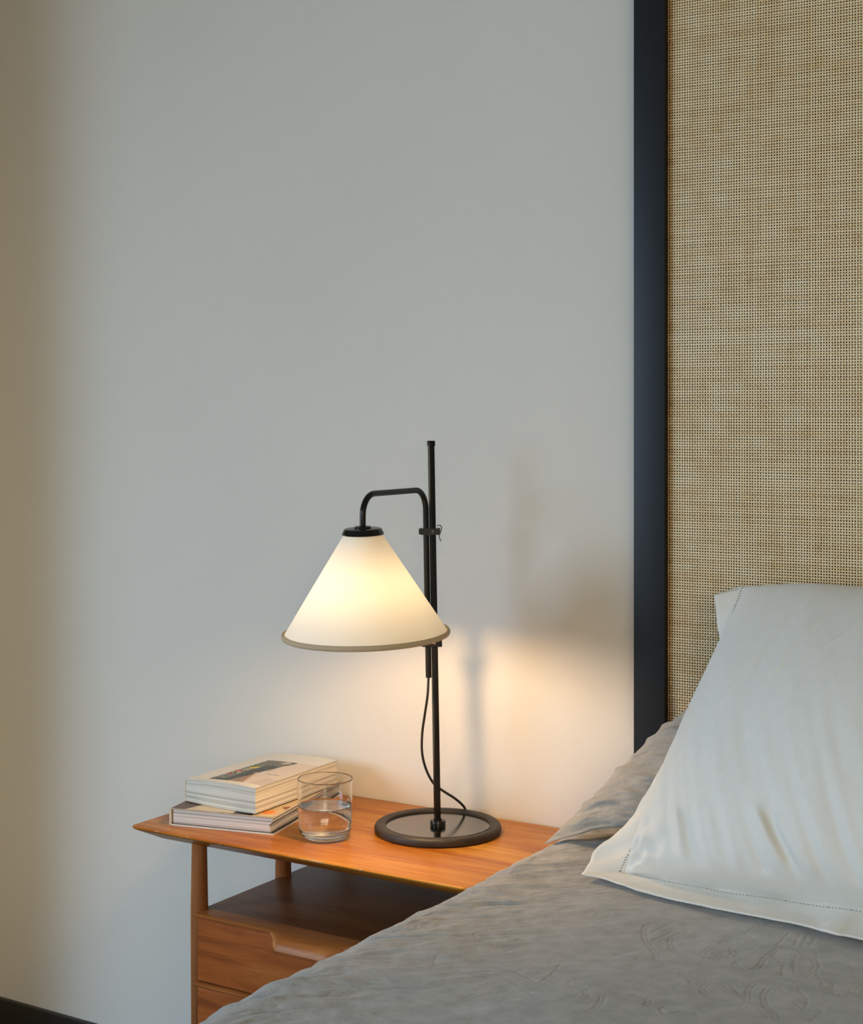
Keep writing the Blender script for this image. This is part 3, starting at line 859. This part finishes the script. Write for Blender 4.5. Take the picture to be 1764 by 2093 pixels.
L0 = [(-.312, .482), (-.338, .482), (-.3445, .4815), (-.3465, .4795), (-.3455, .4770), (-.342, .476), (-.338, .476), (-.332, .476), (-.322, .476), (-.312, .476)]
L1 = [(-.312, .482), (-.338, .482), (-.350, .4815), (-.3625, .478), (-.3695, .4715), (-.3715, .4625), (-.3665, .4612), (-.362, .469), (-.350, .4755), (-.312, .476)]
def drawer(dz, h):
    d = box("drawer", -.3200, .1625, -.338, -.322, .4750 - h + dz, .4755 + dz, M_front, ns, .0008)
    xs = np.concatenate([np.linspace(-.3215, -.185, 6), np.linspace(-.180, -.126, 22), np.linspace(-.12, -.060, 6), np.linspace(-.054, -.004, 22), np.linspace(.002, .163, 6)])
    R = []
    for x in xs:
        a = float(smooth((x + .172) / .036) * smooth((-.010 - x) / .036))
        R.append([(x, p[0] * (1 - a) + q[0] * a, (p[1] * (1 - a) + q[1] * a) + dz) for p, q in zip(L0, L1)])
    v, f = loft(R)
    hn = fix_normals(mesh("handle", v, f, M_lip, d, True, angle=60))
    hn['label'] = "lighter carved lip handle along the drawer's top edge"
    return d
drawer(0.0, .101)
drawer(-.1105, .101)

# ================================================================== table lamp
LX, LY, LZ = .0025, -.1262, .610
lamp = thing("table_lamp", "black metal table lamp with lit cream cone shade on the nightstand", "lamp", (LX, LY, LZ))
ring_p = [(.0838, .0098), (.0846, .0126), (.0872, .0136), (.0880, .0131), (.0888, .0138), (.0925, .0142), (.0932, .0137), (.0940, .0142), (.0975, .0138), (.1008, .0117), (.1024, .0082), (.1020, .0068), (.1025, .0052), (.1015, .0012), (.100, 0), (.0838, 0)]
v, f = lathe([(r, LZ + z) for r, z in ring_p], (LX, LY), 112, closed_profile=True)
br = fix_normals(mesh("base_ring", v, f, M_rubber, lamp, True, angle=50))
v, f = lathe([(.0001, LZ + .0010), (.0836, LZ + .0010), (.0836, LZ + .0096), (.0001, LZ + .0096)], (LX, LY), 96)
fix_normals(mesh("base_plate", v, f, M_plate, lamp, True, angle=30))
v, f = lathe([(.0001, LZ + .0097), (.0124, LZ + .0097), (.0124, LZ + .0172), (.0116, LZ + .0184), (.0070, LZ + .0184), (.0068, LZ + .0205), (.0001, LZ + .0205)], (LX, LY), 48)
fix_normals(mesh("hub", v, f, M_metal, lamp, True, angle=35))
# moulded lettering on the rubber ring, too small to read in the photograph
rl = random.Random(3); V, F = [], []
a = -60.0
while a < 8:
    w_ = rl.uniform(.5, 1.1)
    if rl.random() > .16:
        for q in range(2):
            a0 = math.radians(a + q * w_ * .45); a1 = a0 + math.radians(w_ * rl.uniform(.25, .5))
            r0 = .0893 + rl.uniform(0, .0008); r1 = r0 + rl.uniform(.0012, .0026)
            n0 = len(V)
            for z in (.0139, .01455):
                for (rr, aa) in ((r0, a0), (r1, a0), (r1, a1), (r0, a1)):
                    V.append((LX + rr * math.cos(aa), LY + rr * math.sin(aa), LZ + z))
            F += [(n0 + 4, n0 + 5, n0 + 6, n0 + 7)] + [(n0 + k, n0 + (k + 1) % 4, n0 + 4 + (k + 1) % 4, n0 + 4 + k) for k in range(4)]
    a += w_ + .35
lt = fix_normals(mesh("moulded_lettering", V, F, M_rubber, br, False)); lt['kind'] = 'stuff'

def pole_at(z):
    return np.array((.0020 - .0145 * (z - .617), -.1264 - .0090 * (z - .617), z))
CR = np.array((.848, .530, 0)); CFw = np.array((-.530, .848, 0)); UP = np.array((0, 0, 1.0))
def sq(c, h, rot, cr=.0012):
    P = []
    for sx_, sy_, a in ((1, 1, 0), (-1, 1, 90), (-1, -1, 180), (1, -1, 270)):
        for k in range(4):
            t = math.radians(a + 30 * k)
            x, y = sx_ * (h - cr) + cr * math.cos(t), sy_ * (h - cr) + cr * math.sin(t)
            P.append((c[0] + x * math.cos(rot) - y * math.sin(rot), c[1] + x * math.sin(rot) + y * math.cos(rot), c[2]))
    return P
PR = math.radians(52)
v, f = loft([sq(pole_at(z), .0046, PR) for z in (.628, 1.236)])
fix_normals(mesh("pole", v, f, M_metal, lamp, True, angle=25))
v, f = loft([sq(pole_at(z), h, PR, .002) for z, h in ((1.2305, .0054), (1.231, .0057), (1.2375, .0057), (1.239, .0050))])
fix_normals(mesh("pole_cap", v, f, M_metal, lamp, True, angle=30))

# arm: one bent tube, down the pole, over the top and down to the shade
T0 = np.array((-.0083, -.3234, 1.101)); B0 = np.array((-.0080, -.3160, .949))
dax = (T0 - B0) / np.linalg.norm(T0 - B0)
def side(z): return pole_at(z) - CR * .0104 - CFw * .002
p_low, p_top = side(.858), side(1.160)
q_end = T0 + dax * .010
zt = 1.1605
hd = np.array((q_end[0] - p_top[0], q_end[1] - p_top[1], 0)); hl = np.linalg.norm(hd); hd /= hl
path = [side(z) for z in np.linspace(.858, zt - .032, 12)]
r = .032
cA = side(zt - r) + hd * r
for k in range(1, 11):
    t = math.pi / 2 * k / 10
    path.append(cA - hd * r * math.cos(t) + UP * r * math.sin(t))
q_top = np.array((q_end[0] - dax[0] * .0, q_end[1], zt))
cB = np.array((q_top[0], q_top[1], zt - r)) - hd * r
for k in range(0, 11):
    t = math.pi / 2 * k / 10
    path.append(cB + hd * r * math.sin(t) + UP * r * math.cos(t))
path.append(q_end)
v, f = tube(path, .0047, 20)
fix_normals(mesh("arm", v, f, M_metal, lamp, True, angle=40))

def obox(c, hx, hy, hz):
    P = [c + sx_ * hx * CR + sy_ * hy * CFw + sz_ * hz * UP for sx_ in (-1, 1) for sy_ in (-1, 1) for sz_ in (-1, 1)]
    return P, [(0, 1, 3, 2), (4, 6, 7, 5), (0, 4, 5, 1), (2, 3, 7, 6), (0, 2, 6, 4), (1, 5, 7, 3)]
def clamp(z):
    c = pole_at(z) - CR * .0050
    g = [obox(c + CFw * .0, .0140, .0078, .0052), obox(c - CR * .0150, .0020, .0050, .0046), obox(c + CR * .0155, .0018, .0045, .0055)]
    v, f = join(*g)
    o = fix_normals(mesh("clamp", v, f, M_metal, lamp, False))
    v, f = lathe([(.0001, -.0005), (.0030, -.0005), (.0030, .0012), (.0012, .0018), (.0001, .0018)], (0, 0), 20)
    v = [c + CR * .0055 - CFw * (.0080 + p[2]) + CR * p[0] + UP * p[1] for p in v]
    fix_normals(mesh("screw", v, f, M_steel, o, True, angle=40))
    return o, c
ck, cc = clamp(1.0930)
e = cc + CR * .0125
w_path = curve([e + UP * .0085 - CFw * .003, e + UP * .0105 + CR * .003 - CFw * .004, e + UP * .0085 + CR * .0065 - CFw * .004, e + UP * .003 + CR * .0068 - CFw * .004, e - UP * .006 + CR * .0035 - CFw * .005, e - UP * .011 + CR * .0040 - CFw * .006, e - UP * .0155 + CR * .0062 - CFw * .007], 24)
v, f = tube(w_path, .0008, 8)
fix_normals(mesh("clamp_lever", v, f, M_steel, ck, True))
clamp(.9130)

axis = (tuple(B0), tuple(T0), 0.0, 1.0)
H = float(np.linalg.norm(T0 - B0))
v, f = lathe([(.0001, H + .0085), (.0265, H + .0085), (.0285, H + .0075), (.0318, H + .0006), (.0316, H - .0008), (.0270, H - .0012), (.0001, H - .0012)], axis=axis, n=72)
fix_normals(mesh("shade_cap", v, f, M_metal, lamp, True, angle=30))
v, f = lathe([(.0001, H + .0088), (.0128, H + .0088), (.0128, H + .0105), (.0112, H + .0118), (.0062, H + .0122), (.0001, H + .0122)], axis=axis, n=48)
fix_normals(mesh("shade_collar", v, f, M_metal, lamp, True, angle=35))
prof = [(.1250 + (.0285 - .1250) * k / 20, H * k / 20) for k in range(21)]
Rg, n_seg = [], 128
v, f = lathe(prof, axis=axis, n=n_seg)
f = [q for q in f if len(q) == 4]
sh = mesh("shade", v, f, M_shade, lamp, True)
sh['label'] = "cream fabric cone shade glowing from within"
tr = []
for k in range(13):
    t = 2 * math.pi * k / 12
    tr.append((.1252 + .0026 * math.cos(t), .0012 + .0042 * math.sin(t)))
v, f = lathe(tr[:-1], axis=axis, n=n_seg, closed_profile=True)
fix_normals(mesh("shade_binding", v, f, M_trim, lamp, True))
v, f = lathe([(.0001, H - .0015), (.0135, H - .0015), (.0135, .066), (.0001, .066)], axis=axis, n=24)
fix_normals(mesh("lamp_holder", v, f, M_metal, lamp, True, angle=40))
bc, br_ = .044, .029
v, f = lathe([(max(.0001, br_ * math.sin(math.pi * k / 16)), bc - br_ * math.cos(math.pi * k / 16)) for k in range(17)], axis=axis, n=24)
bulb = fix_normals(mesh("bulb", v, f, M_bulb, lamp, True))

cord = curve([tuple(p_low + UP * .002), (-.0119, -.1345, .829), (-.0225, -.126, .7956), (-.0345, -.115, .7609), (-.0414, -.104, .7262), (-.0392, -.094, .6965), (-.0318, -.083, .6736), (-.0216, -.072, .6614), (-.0083, -.055, .6466), (-.0052, -.035, .6315), (-.0094, -.020, .6204), (-.0154, -.0150, .6135), (-.009, -.0085, .6125), (.004, -.0060, .6122)], 120)
v, f = tube(cord, .0021, 10)
fix_normals(mesh("cord", v, f, M_cord, lamp, True))

# ================================================================== glass of water
GX, GY, GZ = -.1290, -.2535, .6102
gl = thing("drinking_glass", "clear glass tumbler half full of water beside the books", "glass", (GX, GY, GZ))
outer = [(.0001, .0003), (.024, .0003), (.0262, 0), (.030, .0008), (.0355, .0038), (.0400, .0095), (.0422, .0175), (.0428, .030), (.0433, .060), (.0435, .085), (.04355, .0925), (.0436, .0938), (.0434, .0943), (.0431, .0945), (.0428, .0943), (.0426, .0938), (.04255, .0925), (.0425, .085)]
inner = [(.04228, .070), (.0422, .055), (.0417, .030), (.0409, .0185), (.0380, .0120), (.0315, .0088), (.0001, .0078)]
v, f = lathe([(r_, GZ + z) for r_, z in outer + inner], (GX, GY), 96)
fix_normals(mesh("tumbler", v, f, M_glass, gl, True))
wat = [(.0001, .0075), (.0315, .0085), (.0383, .0118), (.0412, .0184), (.0420, .030), (.0423, .046), (.04242, .0510), (.04245, .0520), (.0423, .0524), (.0421, .0521), (.0417, .0515), (.0408, .0511), (.0395, .0509), (.037, .0508), (.030, .0508), (.0001, .0508)]
v, f = lathe([(r_, GZ + z) for r_, z in wat], (GX, GY), 96)
wo = fix_normals(mesh("water", v, f, M_water, gl, True))
rb = random.Random(2); V, F = [], []
for k in range(130):                                    # tiny air bubbles clinging to the glass
    a = rb.uniform(0, 6.283); rr = rb.uniform(.030, .0392); z = rb.uniform(.016, .046); s = rb.uniform(.00018, .00042)
    c = (GX + rr * math.cos(a), GY + rr * math.sin(a), GZ + z); n0 = len(V)
    V += [(c[0] + s, c[1], c[2]), (c[0] - s, c[1], c[2]), (c[0], c[1] + s, c[2]), (c[0], c[1] - s, c[2]), (c[0], c[1], c[2] + s), (c[0], c[1], c[2] - s)]
    F += [tuple(n0 + q for q in t) for t in ((0, 2, 4), (2, 1, 4), (1, 3, 4), (3, 0, 4), (2, 0, 5), (1, 2, 5), (3, 1, 5), (0, 3, 5))]
M_bubble = plain("air_bubble", (.8, .75, .7), .1, 0.0, 10)
bo = mesh("bubbles", V, F, M_bubble, wo, True); bo['kind'] = 'stuff'

# ================================================================== books
def print_mat(name, rough):
    m, nt, p = mat_new(name)
    a = N(nt, 'ShaderNodeAttribute', attribute_name='ink')
    nt.links.new(a.outputs['Color'], p.inputs['Base Color'])
    p.inputs['Roughness'].default_value = rough
    return m
def print_sheet(name, parent, surf, nu, nv, colour, rough):
    u = np.linspace(0, 1, nu)[:, None] + np.zeros((1, nv)); v = np.zeros((nu, 1)) + np.linspace(0, 1, nv)[None]
    P = surf(u, v)
    o = mesh(name, P.reshape(-1, 3), grid_faces(nu, nv), print_mat(name + "_ink", rough), parent, True)
    C = colour(P[..., 0], P[..., 1])
    a = o.data.attributes.new('ink', 'FLOAT_COLOR', 'POINT')
    a.data.foreach_set('color', np.concatenate([C.reshape(-1, 3), np.ones((nu * nv, 1))], 1).astype(np.float32).ravel())
    if o.data.polygons[0].normal.z < 0: o.data.flip_normals()
    return o
def put(C, m, col):
    m = np.clip(m, 0, 1)[..., None]
    return C * (1 - m) + np.array(col) * m
def blob(X, Yy, c, r, n=0.5, sd=1):
    d = np.hypot(X - c[0], Yy - c[1]) / r + n * noise2(X * 260, Yy * 260, sd)
    return (d < 1).astype(float)

def page_stack(name, mat, parent, pt, lays, seed, ein, spine=.0015):
    """layers of sheets: pt(u, v, t) -> world point; every few sheets step in or out a little"""
    rn = np.random.default_rng(seed); R, tone = [], []
    cuts = np.sort(np.concatenate([[0, 1], rn.random(lays - 1)]))
    us = np.linspace(1, 0, 15)
    for k in range(lays):
        e = rn.random() * ein(.5 * (cuts[k] + cuts[k + 1])) if callable(ein) else rn.random() * ein
        ef = rn.random() * .0007
        for t in (cuts[k], cuts[k + 1]):
            ring_ = [pt(u_ * (1 - spine) + (1 - u_) * 0 + (e * (1 - u_)) , ef, t) for u_ in us]
            ring_ += [pt(e, v_, t) for v_ in np.linspace(.1, .9, 7)]
            ring_ += [pt(u_ * (1 - spine) + e * (1 - u_), 1 - ef, t) for u_ in us[::-1]]
            R.append(ring_)
            tone += [.12 + .42 * ((k * 7919) % 13) / 12.0] * len(ring_)
    v, f = loft(R)
    o = fix_normals(mesh(name, v, f, mat, parent, False, {'tone': tone}))
    o['kind'] = 'stuff'
    return o

# -- lower hardback
bk = thing("book", "thick hardback book with printed jacket lying on the table under the other book", "book", (-.30, -.165, .61))
F0 = np.array((-.206, -.2875)); ud = np.array((-.9765, -.2155)); vd = np.array((-.2155, .9765)); BW, BL = .1865, .285
def lo(u, v, z): 
    p = F0 + ud * u * BW + vd * v * BL
    return (p[0], p[1], z)
def slab(u0, u1, v0, v1, z0, z1):
    P = [lo(u, v, z) for u in (u0, u1) for v in (v0, v1) for z in (z0, z1)]
    return P, [(0, 1, 3, 2), (4, 6, 7, 5), (0, 4, 5, 1), (2, 3, 7, 6), (0, 2, 6, 4), (1, 5, 7, 3)]
v, f = slab(0, 1.0, 0, 1, .6103, .6128)
fix_normals(mesh("back_board", v, f, M_cover, bk, False))
v, f = slab(.002, .99, .004, .996, .6128, .6137)
M_end = plain("dark_endpaper", (.03, .028, .03), .8, .1, 100)
fix_normals(mesh("endpaper", v, f, M_end, bk, False))
page_stack("page_block", M_pages2, bk, lambda u, v, t: lo(.028 * (1 - smooth((t - .55) / .2)) * (1 - u) + .006 + u * .965, .006 + v * .988, .6137 + t * .0230), 24, 4, .012)
v, f = slab(.985, 1.004, 0, 1, .6103, .6375)
M_spine = plain("cream_spine_cloth", (.66, .56, .43), .7, .06, 300)
fix_normals(mesh("spine", v, f, M_spine, bk, False))
# front board with the jacket's rounded fold along the fore-edge
sec_ = [(.985, .6369), (.02, .6369), (.006, .6368), (-.001, .6370), (-.003, .6375), (-.001, .6381), (.006, .6385), (.02, .6386), (.985, .6386)]
v, f = loft([[lo(u, vv_, z) for u, z in sec_] for vv_ in (0.0, 1.0)])
fix_normals(mesh("front_board", v, f, plain("jacket_paper", (.55, .47, .36), .5, .1, 100), bk, True, angle=50))
def jacket(X, Yy):
    C = np.zeros(X.shape + (3,)) + np.array((.66, .55, .40))
    C = C * (1 + .10 * fbm(X * 60, Yy * 60, 90, 3))[..., None]
    C = put(C, (X - .19 * (Yy + .32) < -.3610).astype(float), (.085, .050, .034))
    sdv = (X + .2745) + .30 * (Yy + .312)
    C = put(C, ((sdv > 0) & (sdv < .036)).astype(float), (.035, .030, .026))
    C = put(C, (sdv >= .036).astype(float), (.62, .49, .31))
    C = put(C, blob(X, Yy, (-.232, -.266), .0125, .5, 91), (.78, .25, .035))
    C = put(C, blob(X, Yy, (-.222, -.226), .010, .8, 92) , (.25, .07, .03))
    tx = (np.abs(Yy + .3035 - .2 * (X + .29)) < .0013) & (X > -.304) & (X < -.279) & (noise2(X * 900, Yy * 500, 93) > -.05)
    C = put(C, tx.astype(float), (.09, .06, .04))
    return C
def lsurf(u, v):
    uu = .012 + u * .972
    p = F0[None, None] + uu[..., None] * BW * ud + (.0015 + v[..., None] * .997) * BL * vd
    return np.stack([p[..., 0], p[..., 1], np.full(u.shape, .6389)], -1)
print_sheet("jacket_print", bk, lsurf, 150, 220, jacket, .35)

# -- upper paperback
bu = thing("book.001", "thick white paperback book with a colour photo cover on top of the stack", "book", (-.315, -.17, .638))
F1 = np.array((-.2385, -.2915)); ue = np.array((-.9988, .0483)); ve = np.array((-.030, .9995)); UW, UL = .1545, .236
def zb(u): return .6393 + .0022 * (2 * u - 1) ** 2
def zt_(u): return .6822 - .0062 * u + .0026 * 4 * u * (1 - u)
def upb(u, v, t):
    p = F1 + ue * u * UW + ve * v * UL
    return (p[0], p[1], zb(u) * (1 - t) + zt_(u) * t)
page_stack("page_block", M_pages, bu, lambda u, v, t: upb(.004 + u * .990, .002 + v * .996, .012 + t * .976), 40, 9, .006)
us = np.linspace(0, 1, 22)
def csec(v):
    th = .0007; P = []
    for u in us: P.append(upb(u, v, 0.0))
    for u in us[::-1]: P.append(upb(u, v, 1.0))
    Q = []
    for u in us: q = upb(u * .994, v, 0.0); Q.append((q[0], q[1], q[2] + th))
    for u in us[::-1]: q = upb(u * .994, v, 1.0); Q.append((q[0], q[1], q[2] - th))
    return P + Q[::-1]
v, f = loft([csec(-.003), csec(1.002)], cap=(False, False))
n = len(us) * 4
for b_, rv in ((0, False), (n, True)):
    m_ = n // 2
    for k in range(m_ - 1):
        q = (b_ + k, b_ + k + 1, b_ + n - 2 - k, b_ + n - 1 - k)
        f.append(tuple(reversed(q)) if rv else q)
fix_normals(mesh("cover", v, f, M_cover, bu, True, angle=40))
def cover_ink(X, Yy):
    C = np.zeros(X.shape + (3,)) + np.array((.74, .71, .65))
    inp = (X > -.3525) & (X < -.2345) & (Yy > -.2725) & (Yy < -.112)
    C = put(C, inp.astype(float), (.66, .57, .50))
    wob = .004 * noise2(X * 0 + 3, Yy * 30, 95)
    dk = inp & (X < -.302 + wob + .012 * smooth((Yy + .20) / .08))
    C = put(C, dk.astype(float), (.030, .040, .036))
    C = put(C, (dk & (noise2(X * 120, Yy * 60, 96) > .25)).astype(float), (.055, .075, .065))
    tan_ = inp & (Yy < -.222) & (X > -.314 + .2 * (Yy + .272)) & (X < -.283 - .35 * (Yy + .272))
    C = put(C, tan_.astype(float), (.30, .20, .13))
    edge_ = inp & (np.abs(X + .283 + .35 * (Yy + .272)) < .0022 + .0015 * noise2(X * 400, Yy * 400, 111)) & (Yy < -.20)
    C = put(C, edge_.astype(float), (.46, .24, .11))
    fl = inp & (X < -.332) & (Yy > -.262) & (Yy < -.15)
    C = put(C, (fl & (noise2(X * 210, Yy * 210, 97) > .08)).astype(float), (.16, .20, .10))
    C = put(C, (fl & (noise2(X * 230 + 5, Yy * 230, 98) > .22)).astype(float), (.55, .50, .43))
    for c, r, col in (((-.3455, -.2255), .0055, (.50, .035, .045)), ((-.3465, -.2020), .0070, (.52, .035, .05)), ((-.3395, -.190), .0055, (.62, .50, .45)), ((-.3370, -.2120), .0040, (.60, .52, .47)),
                      ((-.3365, -.1745), .0065, (.80, .50, .02)), ((-.3330, -.1690), .0045, (.85, .58, .03)), ((-.338, -.155), .0075, (.13, .19, .06)), ((-.347, -.165), .006, (.09, .13, .05))):
        C = put(C, blob(X, Yy, c, r, .9, 99) * inp, col)
    C = put(C, (inp & (np.abs(X + .3285) < .0008) & (Yy > -.262) & (Yy < -.14)).astype(float), (.50, .45, .40))
    gy = inp & (Yy > -.150) & (X < -.296) & (noise2(X * 300, Yy * 300, 101) > -.1)
    C = put(C, gy.astype(float), (.19, .175, .15))
    C = put(C, blob(X, Yy, (-.305, -.122), .009, .6, 102) * inp, (.48, .44, .38))
    C = put(C, blob(X, Yy, (-.303, -.132), .003, .4, 103) * inp, (.45, .10, .09))
    ln_ = inp & (np.abs(X + .291 + .006 * np.sin((Yy + .2) * 40)) < .0009) & (Yy > -.19) & (Yy < -.13)
    C = put(C, ln_.astype(float), (.25, .10, .07))
    st = inp & (X > -.268) & (Yy < -.232 - .2 * (X + .235)) & (noise2(X * 1200, Yy * 1200, 104) > .12)
    C = put(C, st.astype(float), (.36, .29, .25))
    t1_ = (np.abs(Yy + .2055) < .0021) & (X > -.285) & (X < -.2575) & (noise2(X * 620, Yy * 420, 105) > .04)
    C = put(C, t1_.astype(float), (.035, .03, .03))
    t2_ = (np.abs(Yy + .219) < .0009) & (X > -.297) & (X < -.276) & (noise2(X * 800, Yy * 300, 106) > .0)
    C = put(C, t2_.astype(float), (.30, .25, .20))
    for yy, x0_, x1_ in ((-.2775, -.378, -.262), (-.2815, -.372, -.245), (-.2735, -.378, -.357)):
        t3_ = (np.abs(Yy - yy) < .0008) & (X > x0_) & (X < x1_) & (noise2(X * 900, Yy * 300, 107) > .05)
        C = put(C, t3_.astype(float), (.42, .40, .37))
    return C
def usurf(u, v):
    uu = .003 + u * .985
    p = F1[None, None] + uu[..., None] * UW * ue + v[..., None] * UL * ve
    return np.stack([p[..., 0], p[..., 1], zt_(uu) + .00025], -1)
print_sheet("cover_print", bu, usurf, 240, 360, cover_ink, .45)
